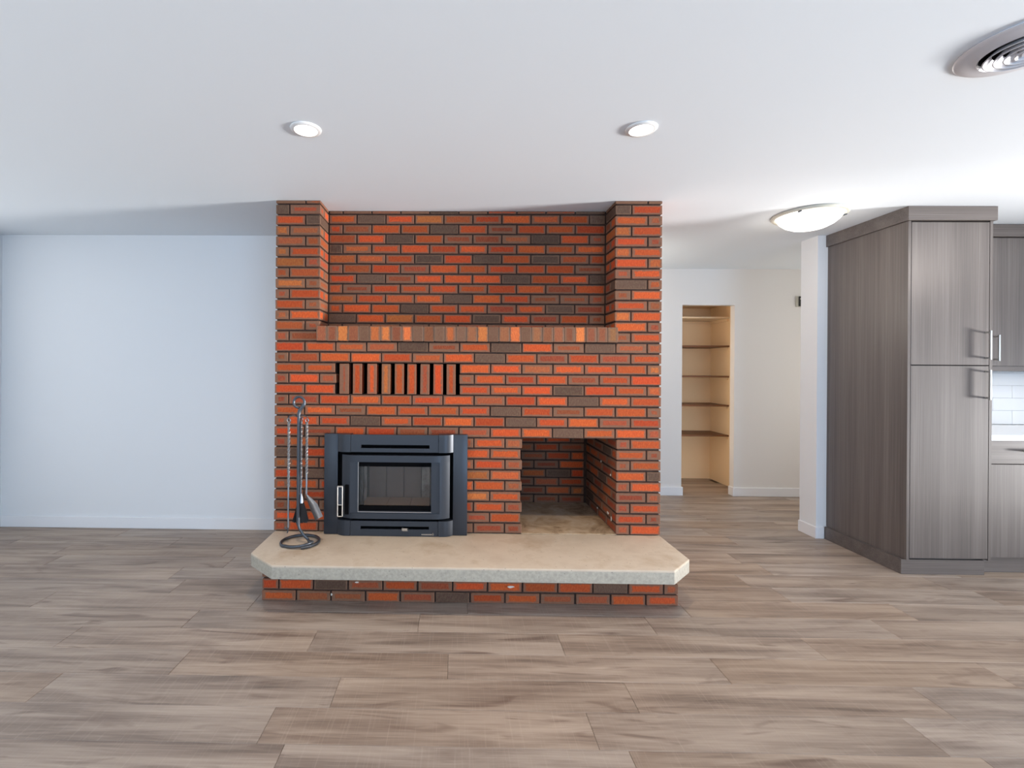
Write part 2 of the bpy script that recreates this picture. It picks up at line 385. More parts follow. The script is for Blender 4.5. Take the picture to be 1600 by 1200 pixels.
# ------------------------------------------------------------------ bricks
PAL = {'r': ((182, 76, 38), .5), 'o': ((172, 88, 48), .55), 'O': ((190, 108, 60), .25), 'm': ((148, 74, 48), .8), 'd': ((96, 72, 60), .1)}
def bcolor(code):
    c, e = PAL[code]; j = rnd.uniform(.88, 1.1); h = rnd.uniform(-.06, .06)*(0 if code in 'dD' else 1)
    l = lin(min(255, c[0]*j), min(255, c[1]*j*(1+h*1.6)), min(255, c[2]*j*(1+h)))
    return (*l, max(0, e+rnd.uniform(-.25, .25)))
BM = {}
def brick_mesh(w, d, h):
    key = (round(w, 3), round(d, 3), round(h, 3), rnd.randrange(3))
    if key in BM: return BM[key]
    w, d, h = key[:3]; bm = bmesh.new(); box(bm, 0, w, 0, d, 0, h)
    for v in bm.verts: v.co += Vector((rnd.uniform(-1, 1), rnd.uniform(-1, 1), rnd.uniform(-1, 1)))*.0008
    bev(bm, .0022, 1)
    bmesh.ops.recalc_face_normals(bm, faces=bm.faces)
    u1 = bm.loops.layers.uv.new('face'); u2 = bm.loops.layers.uv.new('size'); dim = (w, d, h)
    for f in bm.faces:
        n = [abs(c) for c in f.normal]; ax = n.index(max(n)); a, b = [(1, 2), (0, 2), (0, 1)][ax]
        for l in f.loops:
            l[u1].uv = (l.vert.co[a]/dim[a], l.vert.co[b]/dim[b]); l[u2].uv = (dim[a], dim[b])
    me = bpy.data.meshes.new('brick'); bm.to_mesh(me); bm.free(); me.materials.append(M['brick']); BM[key] = me; return me
queue = []     # (screen area, name, x0,x1,y0,y1,z0,z1,code)
JH = .0115     # bed joint
def brick(x0, x1, y0, y1, z0, z1, code, name='brick', weight=None):
    w, h = x1-x0, z1-z0
    queue.append(((w*h/(y0*y0)) if weight is None else weight, name, x0, y0, z0, x1-x0, y1-y0, z1-z0, code))
ZH, P_ = .274, .0691
BZ = lambda k_: (ZH+k_*P_+JH*.5, min(ZH+(k_+1)*P_-JH*.5, H-.001))
XL, XR, FY = -1.190, 1.323, 3.10
JW = .0095
def joints(k_): return [(-.995 if k_ % 2 else -1.100)+.2024*n for n in range(12)]
ROWS = {17: 'rromdmrdrmdm'+'m', 16: 'morrrordrmrmr', 15: 'rr....rrmrrro', 14: 'mrm...mrrrmrr', 13: 'rr....rrrdrro', 12: 'mmrrrrrmrrdrr',
        11: 'rrmrrrrdrmrrm', 10: 'mrrdrrrrdrrmr', 9: 'rmrrmmmrrdrrm', 8: 'momrrrorm..mr', 7: 'drrrrrrrm..rm', 6: 'oormmmorm..mr',
        5: 'rdrrrroomm.rd', 4: 'orrmrrrrm..mr', 3: 'rrrrrrorm..mm', 2: 'mrmrrrrrm..mr', 1: 'rrrrrrmrm..rm', 0: 'mrmrrrmmm..mr'}
VX0, VX1 = -.789, .018; IX0, IX1, IZ = -.835, .055, .905; WX0, WX1 = .427, 1.038; WZ = ZH+9*P_
def clip(a, b, holes):
    out = [(a, b)]
    for h0, h1 in holes:
        nw = []
        for a_, b_ in out:
            if b_ <= h0 or a_ >= h1: nw.append((a_, b_)); continue
            if a_ < h0-.02: nw.append((a_, h0))
            if b_ > h1+.02: nw.append((h1, b_))
        out = nw
    return out
for k_ in range(18):
    z0, z1 = BZ(k_); J = [XL-JW/2]+joints(k_)+[XR+JW/2]; holes = []
    if k_ <= 8: holes.append((WX0+JW/2, WX1-JW/2))
    if k_ <= 9 and z0 < IZ-.03: holes.append((IX0, IX1))
    if 13 <= k_ <= 15: holes.append((VX0+JW/2, VX1-JW/2))
    for i in range(13):
        for a, b in clip(J[i], J[i+1], holes):
            a += JW/2; b -= JW/2
            if b-a < .018: continue
            code = ROWS[k_][i] if i < 13 else 'r'
            if code == '.': code = 'm' if b-a < .15 else 'r'
            y1 = FY+.092
            if abs(a-XL) < .01: y1 = FY+(.092 if b-a > .15 else .19)
            if abs(b-XR) < .01: y1 = FY+(.092 if b-a > .15 else .19)
            if k_ <= 8 and abs(a-WX1) < .012: y1 = FY+(.092 if b-a > .15 else .193)
            if k_ <= 8 and abs(b-WX0) < .012: y1 = FY+(.092 if b-a > .15 else .193)
            brick(a, b, FY, y1, z0, z1, code)
# piers beside the niche
NX0, NX1, NY = -.898, 1.022, 3.305
LP = {31: 'mo', 30: 'dm', 29: 'rd', 28: 'om', 27: 'mo', 26: 'or', 25: 'om', 24: 'oo', 23: 'om', 22: 'mr', 21: 'rm', 20: 'mr', 19: 'om', 18: 'mm'}
RP = {31: 'mm', 30: 'dr', 29: 'rm', 28: 'or', 27: 'rm', 26: 'or', 25: 'ro', 24: 'mr', 23: 'do', 22: 'mr', 21: 'rm', 20: 'or', 19: 'rm', 18: 'mr'}
for k_ in range(18, 32):
    z0, z1 = BZ(k_); A = k_ % 2; jl = -.995 if A else -1.100; jr = 1.231 if A else 1.126
    brick(XL, jl-JW/2, FY, FY+(.092 if A else .19), z0, z1, LP[k_][0])
    brick(jl+JW/2, NX0, FY, FY+(.198 if A else .092), z0, z1, LP[k_][1])
    if not A: brick(NX0-.09, NX0, FY+.092+JW, FY+.2, z0, z1, rnd.choice('rmr'), weight=.0001)
    brick(NX1, jr-JW/2, FY, FY+(.092 if A else .198), z0, z1, RP[k_][0])
    if A: brick(NX1, NX1+.09, FY+.092+JW, FY+.2, z0, z1, rnd.choice('rmo'), weight=.0001)
    brick(jr+JW/2, XR, FY, FY+(.19 if A else .092), z0, z1, RP[k_][1])
NR = {31: 'mmrmdmrrrd', 30: 'rdroorrord', 29: 'rmrrdrmrrr', 28: 'ordrmmmdrm', 27: 'dorrrrrrrr', 26: 'oordrdrdor', 25: 'mormrrrrrm', 24: 'rdmrrrdrrd',
      23: 'omrrrrrrmr', 22: 'orordrrmmm', 21: 'rrrdrrmrdm', 20: 'drorrdrmrm', 19: 'mmommrmrmm'}
for k_ in range(19, 32):
    z0, z1 = BZ(k_); J = [NX0]+[(-.702 if k_ % 2 == 0 else -.800)+.2016*n for n in range(9)]+[NX1]
    for i in range(10): brick(J[i]+JW/2, J[i+1]-JW/2, NY, NY+.09, z0, z1, NR[k_][i], weight=.00001 if k_ == 19 else None)
# wood box lining
WY = 3.825
WR = ['mmmm', 'mmoo', 'mmrm', 'modr', 'mmrr', 'mmrr', 'mrmm', 'mrrm', 'mmmm']
for k_ in range(9):
    z0, z1 = BZ(k_); j0 = .623 if k_ % 2 == 0 else .718
    J = [WX0+.012]+[j0+.2*n for n in range(-1, 3) if WX0+.04 < j0+.2*n < WX1-.04]+[WX1-.012]
    for i in range(len(J)-1): brick(J[i]+JW/2, J[i+1]-JW/2, WY, WY+.09, z0, z1, WR[k_][i % 4])
    for side in (0, 1):
        st = FY+(.193 if (k_ % 2 == 1) == (side == 0) else .092)+JW
        st = FY+(.193 if k_ % 2 == 0 else .092)+JW if side else FY+(.193 if k_ % 2 == 0 else .092)+JW
        y = st
        while y < WY-.02:
            e = min(y+.193, WY-.003)
            if e-y > .02:
                if side: brick(WX1, WX1+.09, y, e, z0, z1, rnd.choice('mmodm'), weight=(e-y)*.068*.22/10)
                else: brick(WX0-.09, WX0, y, e, z0, z1, rnd.choice('mmodm'), weight=1e-7)
            y = e+JW
# outer return faces, back to the wall
for k_ in range(32):
    z0, z1 = BZ(k_)
    for x0, x1, par in ((XL, XL+.09, 0), (XR-.09, XR, 1)):
        full_first = (k_ % 2 == par); y = FY+(.19 if full_first else .092)+JW
        while y < BY1-.03:
            e = min(y+.193, BY1-.004); brick(x0, x1, y, e, z0, z1, rnd.choice('rrmmod'), weight=1e-8); y = e+JW

fp = thing('brick_fireplace', 'floor to ceiling red brick fireplace with recessed upper niche and open wood box', 'fireplace', (0.066, FY+.4, ZH))
def place(q, parent):
    _, name, x, y, z, w, d, h, code = q
    o = bpy.data.objects.new(name, brick_mesh(w, d, h)); COL.objects.link(o); o.parent = parent
    o.location = Vector((x, y+rnd.uniform(-.0015, .0015), z+rnd.uniform(-.0006, .0006)))-parent.location
    o.rotation_euler = (0, rnd.uniform(-.003, .003), 0); o.color = bcolor(code); return o
queue.sort(key=lambda q: -q[0])
for q in queue[:300]: place(q, fp)
bm = bmesh.new(); u1 = bm.loops.layers.uv.new('face'); u2 = bm.loops.layers.uv.new('size'); lay = bm.loops.layers.float_color.new('bcol')
for q in queue[300:]:
    _, name, x, y, z, w, d, h, code = q; c = bcolor(code); dim = (w, d, h)
    n0 = len(bm.faces); sub = bmesh.new(); box(sub, 0, w, 0, d, 0, h); bev(sub, .0022, 1); bmesh.ops.recalc_face_normals(sub, faces=sub.faces)
    vm = {v: bm.verts.new(v.co+Vector((x, y, z))) for v in sub.verts}
    for f in sub.faces:
        nf = bm.faces.new([vm[v] for v in f.verts]); n = [abs(cc) for cc in f.normal]; ax = n.index(max(n)); a, b = [(1, 2), (0, 2), (0, 1)][ax]
        for l, ol in zip(nf.loops, f.loops):
            l[lay] = c; l[u1].uv = (ol.vert.co[a]/dim[a], ol.vert.co[b]/dim[b]); l[u2].uv = (dim[a], dim[b])
    sub.free()
o = obj('brickwork', bm, M['brick_j'], fp); o['kind'] = 'stuff'
# mortar backing, cell by cell with the openings left out
MI = .009
bm = bmesh.new()
F0_, F1_ = FY+MI, BY1-.003
xs = [XL+MI, NX0-MI, IX0+.005, VX0-.004, IX1-.005 if IX1 < VX1 else VX1+.004, IX1-.003, WX0-MI, WX1+MI, NX1+MI, XR-MI]
xs = sorted(set(round(x, 4) for x in xs)); zs = [ZH+.001, IZ-.02, WZ, 1.173, 1.379, 1.519, H-.001]
for i in range(len(xs)-1):
    for j in range(len(zs)-1):
        x0, x1, z0, z1 = xs[i], xs[i+1], zs[j], zs[j+1]; xm, zm = (x0+x1)/2, (z0+z1)/2; y0 = F0_; y1 = F1_
        if IX0 < xm < IX1 and zm < IZ-.02: y0 = FY+.62
        elif WX0-MI < xm < WX1+MI and zm < WZ: y0 = WY+MI
        elif VX0-.004 < xm < VX1+.004 and 1.173 < zm < 1.379: y0 = FY+.17
        elif zm > 1.519 and NX0-MI < xm < NX1+MI: y0 = NY+MI
        box(bm, x0, x1, y0, y1, z0, z1)
box(bm, NX0-MI, NX1+MI, FY+MI+.03, NY+MI, 1.519, 1.612)
bmesh.ops.remove_doubles(bm, verts=bm.verts, dist=1e-5)
obj('mortar', bm, M['mortar'], fp)
# black sheet standing for the shade inside the heat vent cavity
bm = bmesh.new(); box(bm, VX0-.003, VX1+.003, FY+.150, FY+.172, 1.174, 1.378)
obj('vent_cavity', bm, M['stove_dark'], fp)
# louvre bricks of the heat vent
k3 = lambda x: -.789+(x-525)/(1490-525)*.807
for x0, x1, c in ((552, 625, 'm'), (657, 728, 'r'), (770, 843, 'r'), (882, 950, 'o'), (985, 1055, 'r'), (1083, 1152, 'r'), (1185, 1255, 'm'), (1287, 1360, 'r'), (1390, 1460, 'r')):
    o = place((0, 'vent_brick', k3(x0), FY+.001, 1.1755, k3(x1)-k3(x0), .092, .198, c), fp)
# mantel: header bricks on edge
MX0, MX1 = -.917, 1.040; MC = 'mmOmdOOmOdmdOdmOdmOdmmmmOmmm'; mw = (MX1-MX0)/28
for i, c in enumerate(MC):
    cc = {'m': 'M', 'd': 'D'}.get(c, c)
    PAL['M'] = ((138, 86, 60), .3); PAL['D'] = ((114, 82, 66), .2)
    place((0, 'mantel_brick', MX0+i*mw+.0025, FY-.017, 1.521, mw-.005, .195, .098, cc), fp)
bm = bx(MX0+.004, MX1-.004, FY-.011, FY+.18, 1.524, 1.614); obj('mantel_mortar', bm, mat('grey_mantel_mortar', lin(150, 128, 112), .9), fp)
# wood box floor and header
obj('wood_box_floor', bx(WX0-.001, WX1+.001, FY+.004, WY+.004, ZH+.0005, ZH+.006), M['sooty'], fp)
obj('steel_lintel', bx(WX0-.004, WX1+.004, FY+.012, WY+.004, WZ+.0006, WZ+.009), M['stove_dark'], fp)

# ------------------------------------------------------------------ hearth
he = thing('raised_hearth', 'pale concrete slab hearth with clipped corners on two brick courses', 'hearth', (.07, 2.9, 0))
pts = [(-1.188, FY+.02), (-1.182, 2.733), (-.995, 2.562), (1.172, 2.562), (1.328, 2.722), (1.322, FY+.02)]
bm = prism(pts, .199, ZH-.001); bev(bm, .006, 3, [e for e in bm.edges if all(v.co.z > .27 for v in e.verts) or abs(e.verts[0].co.z-e.verts[1].co.z) > .05])
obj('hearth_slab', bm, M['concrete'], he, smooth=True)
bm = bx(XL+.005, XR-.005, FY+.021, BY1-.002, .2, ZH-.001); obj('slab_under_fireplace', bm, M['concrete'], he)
HX0, HX1, HY0 = -1.115, 1.270, 2.733
obj('mortar', bx(HX0+.009, HX1-.009, HY0+.009, BY1-.003, .0005, .1985), M['mortar'], he)
R0c, R1c, R2c = 'rmmrmdrrmmrrr', 'rrdmrmrrrrdrm', 'mrrmmrrmrrmmr'
for row, codes in ((0, R0c), (1, R1c), (2, R2c)):
    z0 = .001+row*.0665; z1 = z0+(.0565 if row < 2 else .06)
    x = HX0; first = .193 if row % 2 == 0 else .092; i = 0
    while x < HX1-.02:
        e = min(x+(first if i == 0 else .191), HX1)
        if HX1-e < .04: e = HX1
        place((0, 'brick', x, HY0, z0, e-x, .192 if e-x < .15 else .092, z1-z0, codes[i % 13]), he); x = e+JW; i += 1
    for s in (0, 1):
        y = HY0+(.092 if (row % 2 == 0) == (s == 0) or row == 1 and False else .192)+JW
        y = HY0+(.192 if (row % 2 == 1) else .092)+JW
        while y < FY+.75:
            e = min(y+.191, BY1-.004); place((0, 'brick', HX0 if s == 0 else HX1-.092, y, z0, .092, e-y, z1-z0, rnd.choice('rrmod')), he); y = e+JW

M['fleck'] = mat('pale_mortar_fleck', lin(214, 208, 198), .9)
def fleck(x, y, z, w_, h_, parent, side=False):
    bm = bmesh.new(); n = 7; ring = [(x+w_*math.cos(2*PI*i/n)*rnd.uniform(.6, 1.1), z+h_*math.sin(2*PI*i/n)*rnd.uniform(.6, 1.1)) for i in range(n)]
    if side: prism([(y+(a-x), b) for a, b in ring], 0, .003, bm); bmesh.ops.transform(bm, matrix=Matrix(((0, 0, -1, x), (1, 0, 0, 0), (0, 1, 0, 0), (0, 0, 0, 1))), verts=bm.verts)
    else: prism(ring, y-.003, y, bm, axis='y')
    obj('mortar_fleck', bm, M['fleck'], parent)
fleck(-.712, HY0-.0005, .041, .006, .008, he); fleck(.318, HY0-.0005, .098, .022, .007, he); fleck(-.565, HY0-.0005, .112, .014, .005, he)
for y, z, w_, h_ in ((3.21, .640, .012, .009), (3.42, .690, .012, .007), (3.26, .372, .022, .010), (3.19, .352, .010, .018), (3.50, .335, .012, .008)): fleck(WX1-.0005, y, z, w_, h_, fp, True)
# ------------------------------------------------------------------ stove insert
st = thing('wood_stove_insert', 'blue-black steel wood stove insert with glass door set in the brick', 'stove', (-.39, FY, ZH))
SX0, SX1, SZ0, SZ1 = -.850, .073, ZH+.001, .921; SY = 3.055
RX0, RX1, RZ0, RZ1 = -.762, -.019, .372, .808      # door recess
CX0, CX1 = -.672, -.113                            # centre panels
def plate_with_hole(x0, x1, z0, z1, hx0, hx1, hz0, hz1, y0, y1):
    bm = bmesh.new(); box(bm, x0, x1, y0, y1, z0, hz0); box(bm, x0, x1, y0, y1, hz1, z1); box(bm, x0, hx0, y0, y1, hz0, hz1); box(bm, hx1, x1, y0, y1, hz0, hz1)
    bmesh.ops.remove_doubles(bm, verts=bm.verts, dist=1e-5)
    # drop interior walls
    seen = {}
    for f in list(bm.faces):
        key = tuple(sorted(v.index for v in f.verts))
    return bm
# side flanges
for a, b, c in ((SX0, RX0, 1), (RX1, SX1, -1)):
    obj('surround_side', bx(a, b, SY, FY-.002, SZ0, SZ1, w=.003), M['stove'], st, smooth=True)
# corner blocks with a curved roll, above and below the door
def roll(x0, x1, z0, z1, flip):
    n = 10; pts = []
    for i in range(n+1):
        t = i/n; x = x0+(x1-x0)*t; s = t if not flip else 1-t
        d = .0+.028*(1-(1-min(1, s*1.5))**2) if s > 0 else 0
        pts.append((x, SY-d))
    pts += [(x1, FY-.002), (x0, FY-.002)]
    bm = prism(pts, z0, z1); return bm
obj('surround_corner', roll(RX0, CX0-.002, RZ1, SZ1, False), M['stove'], st, smooth=True)
obj('surround_corner', roll(CX1+.002, RX1, RZ1, SZ1, True), M['stove'], st, smooth=True)
obj('surround_corner', roll(RX0, CX0-.002, SZ0, RZ0, False), M['stove'], st, smooth=True)
obj('surround_corner', roll(CX1+.002, RX1, SZ0, RZ0, True), M['stove'], st, smooth=True)
PYF = SY-.026
for nm, z0, z1, s0, s1 in (('top_panel', RZ1+.001, SZ1-.001, .834, .856), ('lower_panel', SZ0, RZ0-.002, .318, .337)):
    bm = plate_with_hole(CX0, CX1, z0, z1, -.608, -.17, s0, s1, PYF, PYF+.02)
    o = obj(nm, bm, M['stove'], st)
    obj('slot_backing', bx(-.62, -.16, PYF+.045, PYF+.05, s0-.02, s1+.02), M['stove_dark'], o)
# recess body (dark) behind the door
bm = bmesh.new()
box(bm, RX0-.02, RX0, SY+.01, FY+.5, RZ0-.04, RZ1+.03); box(bm, RX1, RX1+.02, SY+.01, FY+.5, RZ0-.04, RZ1+.03)
box(bm, RX0, RX1, SY+.045, FY+.5, RZ1, RZ1+.03); box(bm, RX0, RX1, SY+.045, FY+.5, RZ0-.04, RZ0)
box(bm, RX0, -.60, SY+.03, SY+.05, RZ0, RZ1); box(bm, -.17, RX1, SY+.03, SY+.05, RZ0, RZ1); box(bm, -.6, -.17, SY+.03, SY+.05, RZ0, .44); box(bm, -.6, -.17, SY+.03, SY+.05, .735, RZ1)
box(bm, RX0, RX1, FY+.48, FY+.5, RZ0, RZ1)
obj('firebox', bm, M['stove_dark'], st)
# door: bowed frame with window opening
DX0, DX1, DZ0, DZ1 = -.733, -.040, .386, .789
GX0, GX1, GZ0, GZ1 = -.622, -.157, .433, .745
def bow(x):
    t = (x-(DX0+DX1)/2)/((DX1-DX0)/2); a = abs(t)
    e = max(0, (a-.72)/.28)
    return SY-.034+.034*(e**2)
def strip(x0, x1, z0, z1, n, bm, y_in=SY+.012, yo=0):
    A = []; 
    for i in range(n+1):
        x = x0+(x1-x0)*i/n; A.append((x, bow(x)+yo))
    return prism(A+[(x1, y_in), (x0, y_in)], z0, z1, bm)
bm = bmesh.new(); IX_0, IX_1, IZ_0, IZ_1 = -.677, -.103, .421, .747
strip(DX0, DX1, DZ0, IZ_0, 40, bm); strip(DX0, DX1, IZ_1, DZ1, 40, bm); strip(DX0, IX_0, IZ_0, IZ_1, 12, bm); strip(IX_1, DX1, IZ_0, IZ_1, 12, bm)
door = obj('stove_door', bm, M['stove'], st, smooth=True)
bm = bmesh.new(); yi = SY-.027
for a in ((IX_0, GX0, IZ_0, IZ_1), (GX1, IX_1, IZ_0, IZ_1), (GX0, GX1, IZ_0, GZ0), (GX0, GX1, GZ1, IZ_1)): box(bm, a[0], a[1], yi, SY+.012, a[2], a[3])
obj('window_frame', bm, M['stove'], door)
bm = bmesh.new()
for a in ((GX0-.003, GX0, GZ0-.003, GZ1), (GX0-.003, GX1, GZ0-.006, GZ0-.003)): box(bm, a[0], a[1], yi-.002, yi+.004, a[2], a[3])
obj('bright_bead', bm, M['steel'], door)
obj('glass', bx(GX0, GX1, SY-.005, SY-.001, GZ0, GZ1), M['glass'], door)
bm = bmesh.new(); box(bm, GX0, GX1, SY-.012, SY-.0055, GZ0, GZ0+.032); box(bm, GX0, GX1, SY-.012, SY-.0055, GZ1-.03, GZ1)
obj('glass_retainer', bm, M['stove_dark'], door)
# handle
hb = bmesh.new(); HX = -.728; hy = SY-.075
for a in ((HX-.019, HX-.013), (HX+.011, HX+.017)): box(hb, a[0], a[1], hy, hy+.018, .408, .60)
for a in ((.594, .602), (.480, .486), (.408, .414)): box(hb, HX-.019, HX+.017, hy, hy+.018, a[0], a[1])
bev(hb, .0015, 1)
hd = obj('door_handle', hb, M['steel'], door)
bm = bx(HX-.012, HX+.010, hy+.004, hy+.012, .487, .593); obj('handle_insert', bm, M['stove'], hd) if False else obj('handle_insert', bm, M['stove'], door)
bm = bmesh.new(); box(bm, HX-.009, HX+.007, hy+.002, hy+.05, .425, .470); bev(bm, .004, 2); obj('latch_block', bm, M['stove_dark'], door)
bm = bx(HX+.02, HX+.045, SY-.030, SY-.004, .41, .60, w=.003); obj('handle_shadow_block', bm, M['stove_dark'], door)  # black block standing in for the handle's shadow on the door
# air lever and badge
bm = bmesh.new(); box(bm, -.340, -.302, PYF-.028, PYF+.018, .317, .322); box(bm, -.340, -.335, PYF-.028, PYF-.012, .317, .334); box(bm, -.336, -.305, PYF-.028, PYF-.024, .320, .334); obj('air_lever', bm, M['steel'], st)
bm = bmesh.new(); bxx = -.217
for i, w_ in enumerate((.007, .008, .007, .009, .007, .008, .007)):
    box(bm, bxx, bxx+w_, PYF-.002, PYF, .284, .291); bxx += w_+.0018
for i in range(5):
    a = PI/2+i*2*PI/5; c0 = Vector((-.145, .288)); d = Vector((math.cos(a), math.sin(a))); p = Vector((-d.y, d.x)); L_ = .013 if i == 0 else .009
    prism([tuple(c0+p*.004), tuple(c0+d*L_), tuple(c0-p*.004)], PYF-.002, PYF, bm, axis='y')
obj('maker_badge', bm, M['steel'], st)
# firebrick lining
fbc = [(-.62, -.50), (-.495, -.375), (-.37, -.25), (-.245, -.155)]
M['firebrick_brown'] = painted('brown_firebrick', lin(132, 112, 100), .9, 12, .3)  # darker brown tone for the left back bricks
for a, b in fbc: obj('firebrick', bx(a, b, FY+.30, FY+.33, .40, .76, w=.003), M['firebrick' if a > -.26 else 'firebrick_brown'], st)
for y in (FY+.04, FY+.17):
    obj('firebrick', bx(-.665, -.635, y, y+.125, .40, .76, w=.003), M['firebrick'], st); obj('firebrick', bx(-.145, -.115, y, y+.125, .40, .76, w=.003), M['firebrick'], st)
for a, b in ((-.635, -.47), (-.467, -.31), (-.307, -.15)): obj('firebrick', bx(a, b, FY+.03, FY+.295, .395, .425, w=.003), M['tan_firebrick'], st)

# ------------------------------------------------------------------ fireplace tools
TY = 2.90; TX = -.963
ts = thing('tool_stand', 'wrought iron fire tool stand with ring handle and coiled foot on the hearth', 'tool stand', (-.947, 2.89, ZH))
pts = []
for i in range(24): a = math.radians(250-330*i/23+0); pts.append((TX-.002+.033*math.cos(a), TY, 1.132+.033*math.sin(a)))
pts = [(TX+.0*0, TY, z) for z in (.385, .6, .8, 1.0, 1.06)]+[(TX+.003, TY, 1.082), (TX+.016, TY, 1.100)]+[(TX+.033*math.cos(math.radians(a)), TY, 1.133+.033*math.sin(math.radians(a))) for a in range(-35, 285, 14)]
obj('pole', sweep(pts, .0085, 10, rfun=lambda t: .0115 if t < .3 else .0085), M['iron'], ts, smooth=True)
c0 = (-.948, 2.893); R_ = .112; zz = ZH+.010
pts = [(TX, TY, .385), (TX+.006, TY, .362), (TX+.03, TY-.002, .325), (TX+.062, TY-.004, .296), (TX+.075, TY-.03, ZH+.020)]
for i in range(44):
    a = math.radians(-25-405*i/43); r_ = R_*(.86+.14*i/43) if i < 12 else R_; lift = .012*max(0, 1-i/10); pts.append((c0[0]+r_*math.cos(a), c0[1]+r_*math.sin(a), zz+lift+(.0 if i < 36 else .0)))
obj('foot', sweep(pts, .0088, 10), M['iron'], ts, smooth=True)
for s, ex in ((-1, -1.021), (1, -.910)):
    mid = (TX+ex)/2
    obj('hook', sweep([(TX, TY-.004, 1.040), (mid, TY-.008, 1.056), (ex, TY-.01, 1.046), (ex+s*.008, TY-.012, 1.030), (ex, TY-.013, 1.020)], .003, 8), M['iron'], ts, smooth=True)
obj('hook', sweep([(TX, TY, 1.03), (TX+.012, TY+.03, 1.04), (TX-.002, TY+.045, 1.03), (TX-.003, TY+.05, 1.02)], .003, 8), M['iron'], ts, smooth=True)
def rod(x, y, z1, z0, parent, zt, m):
    """loop on top, twisted square shank down to zt, plain rod on to z0"""
    bm = sweep([(x+.010*math.cos(a), y, z1-.010+.010*math.sin(a)) for a in [2*PI*i/14 for i in range(14)]], .0028, 8, closed=True)
    n = 46; p = [(x, y, z1-.018-(z1-.018-zt)*i/n) for i in range(n+1)]; sweep(p, .0088, 4, twist=.5, bm=bm)
    sweep([(x, y, zt+.001), (x, y, (zt+z0)/2), (x, y, z0)], .0055, 8, bm=bm)
    return obj('shank', bm, m, parent)
pk = thing('fire_poker', 'twisted iron poker with a hooked tip hanging at the wall end of the tool stand', 'poker', (-1.021, TY-.013, .343))
rod(-1.021, TY-.013, 1.033, .37, pk, .62, M['iron_bright'])
obj('hooked_tip', sweep([(-1.021, TY-.013, .372), (-1.023, TY-.013, .346), (-1.026, TY-.014, .335)], .0045, 8, rfun=lambda t: .0048-.002*t, bm=sweep([(-1.021, TY-.013, .362), (-1.032, TY-.016, .362), (-1.040, TY-.018, .374)], .004, 8)), M['iron'], pk, smooth=True)
br = thing('hearth_brush', 'black bristled hearth brush hanging behind the stand pole', 'brush', (-.966, TY+.05, .38))
rod(-.966, TY+.05, 1.034, .545, br, .60, M['iron_bright'])
obj('ferrule', lathe([(0, .06), (.008, .058), (.017, .03), (.020, 0), (0, 0)], 16, c=(-.966, TY+.05, .505)), M['iron_bright'], br, smooth=True)
bm = bmesh.new()
for i in range(220):
    a = rnd.uniform(0, 2*PI); q = math.sqrt(rnd.random()); x0 = -.966+.017*q*math.cos(a); y0 = TY+.05+.014*q*math.sin(a); x1 = -.966+.050*q*math.cos(a); y1 = TY+.05+.028*q*math.sin(a)
    sweep([(x0, y0, .508), ((x0+x1)/2+.002, (y0+y1)/2, .45), (x1, y1, rnd.uniform(.383, .395))], .0032, 3, bm=bm)
o = obj('bristles', bm, M['bristle'], br); o['kind'] = 'stuff'
sh = thing('ash_shovel', 'iron ash shovel with tilted scoop hanging nearest the stove on the tool stand', 'shovel', (-.91, TY-.013, .38))
rod(-.910, TY-.013, 1.033, .575, sh, .70, M['iron_bright'])
bm = bmesh.new()      # scoop: curved pan, seen edge-on and slanting
ax = Vector((.075, -.02, -.145)); axn = ax.normalized(); side = Vector((.25, .93, 0)); side = (side-axn*side.dot(axn)).normalized(); nrm = axn.cross(side)
o0 = Vector((-.914, TY-.013, .572)); rows_ = []
for i in range(9):
    t = i/8; w_ = .006+.036*min(1, t*2.2); dep = .004+.014*min(1, t*2)
    ring = []
    for j in range(9):
        s = (j-4)/4; ring.append(o0+ax*t+side*w_*s+nrm*(dep*(s*s)))
    rows_.append(ring)
vt = [[bm.verts.new(p) for p in r] for r in rows_]
for i in range(8):
    for j in range(8): bm.faces.new((vt[i][j], vt[i][j+1], vt[i+1][j+1], vt[i+1][j]))
bmesh.ops.solidify(bm, geom=list(bm.faces), thickness=.0022)
obj('scoop', bm, M['iron_bright'], sh, smooth=True)

# ------------------------------------------------------------------ kitchen cabinets
def bar_handle(x, y, z0, z1, parent, horizontal=False, L=0):
    bm = bmesh.new(); t = .0055
    if not horizontal:
        box(bm, x-t, x+t, y-.036, y-.026, z0, z1)
        for z in (z0+.012, z1-.012): box(bm, x-t+.0005, x+t-.0005, y-.027, y, z-.006, z+.006)
    else:
        box(bm, x, x+L, y-.036, y-.026, z0-t, z0+t)
        for q in (x+.012, x+L-.012): box(bm, q-.006, q+.006, y-.027, y, z0-t+.0005, z0+t-.0005)
    bev(bm, .0008, 1); return obj('handle', bm, M['nickel'], parent)
TX0, TX1, TFY = 2.985, 3.536, 3.20
tc = thing('tall_pantry_cabinet', 'tall grey wood-grain pantry cabinet with two stacked doors and crown', 'cabinet', (3.26, 3.5, 0))
bm = bmesh.new(); box(bm, TX0, TX0+.018, TFY, KY-.001, .10, 2.345); box(bm, TX1-.018, TX1, TFY, KY-.001, .10, 2.345)
obj('side_panels', bm, M['lam'], tc); bpy.data.objects['side_panels'].name = 'side_panel'
obj('carcass', bx(TX0+.019, TX1-.019, TFY+.021, KY-.002, .10, 2.345), M['gap'], tc)
d1 = obj('door', bx(TX0+.0215, TX1-.0215, TFY, TFY+.019, 1.393, 2.338, w=.0012, seg=1), M['lam'], tc)
d2 = obj('door', bx(TX0+.0215, TX1-.0215, TFY, TFY+.019, .112, 1.387, w=.0012, seg=1), M['lam'], tc)
bar_handle(3.492, TFY, 1.428, 1.620, d1); bar_handle(3.492, TFY, 1.165, 1.362, d2)
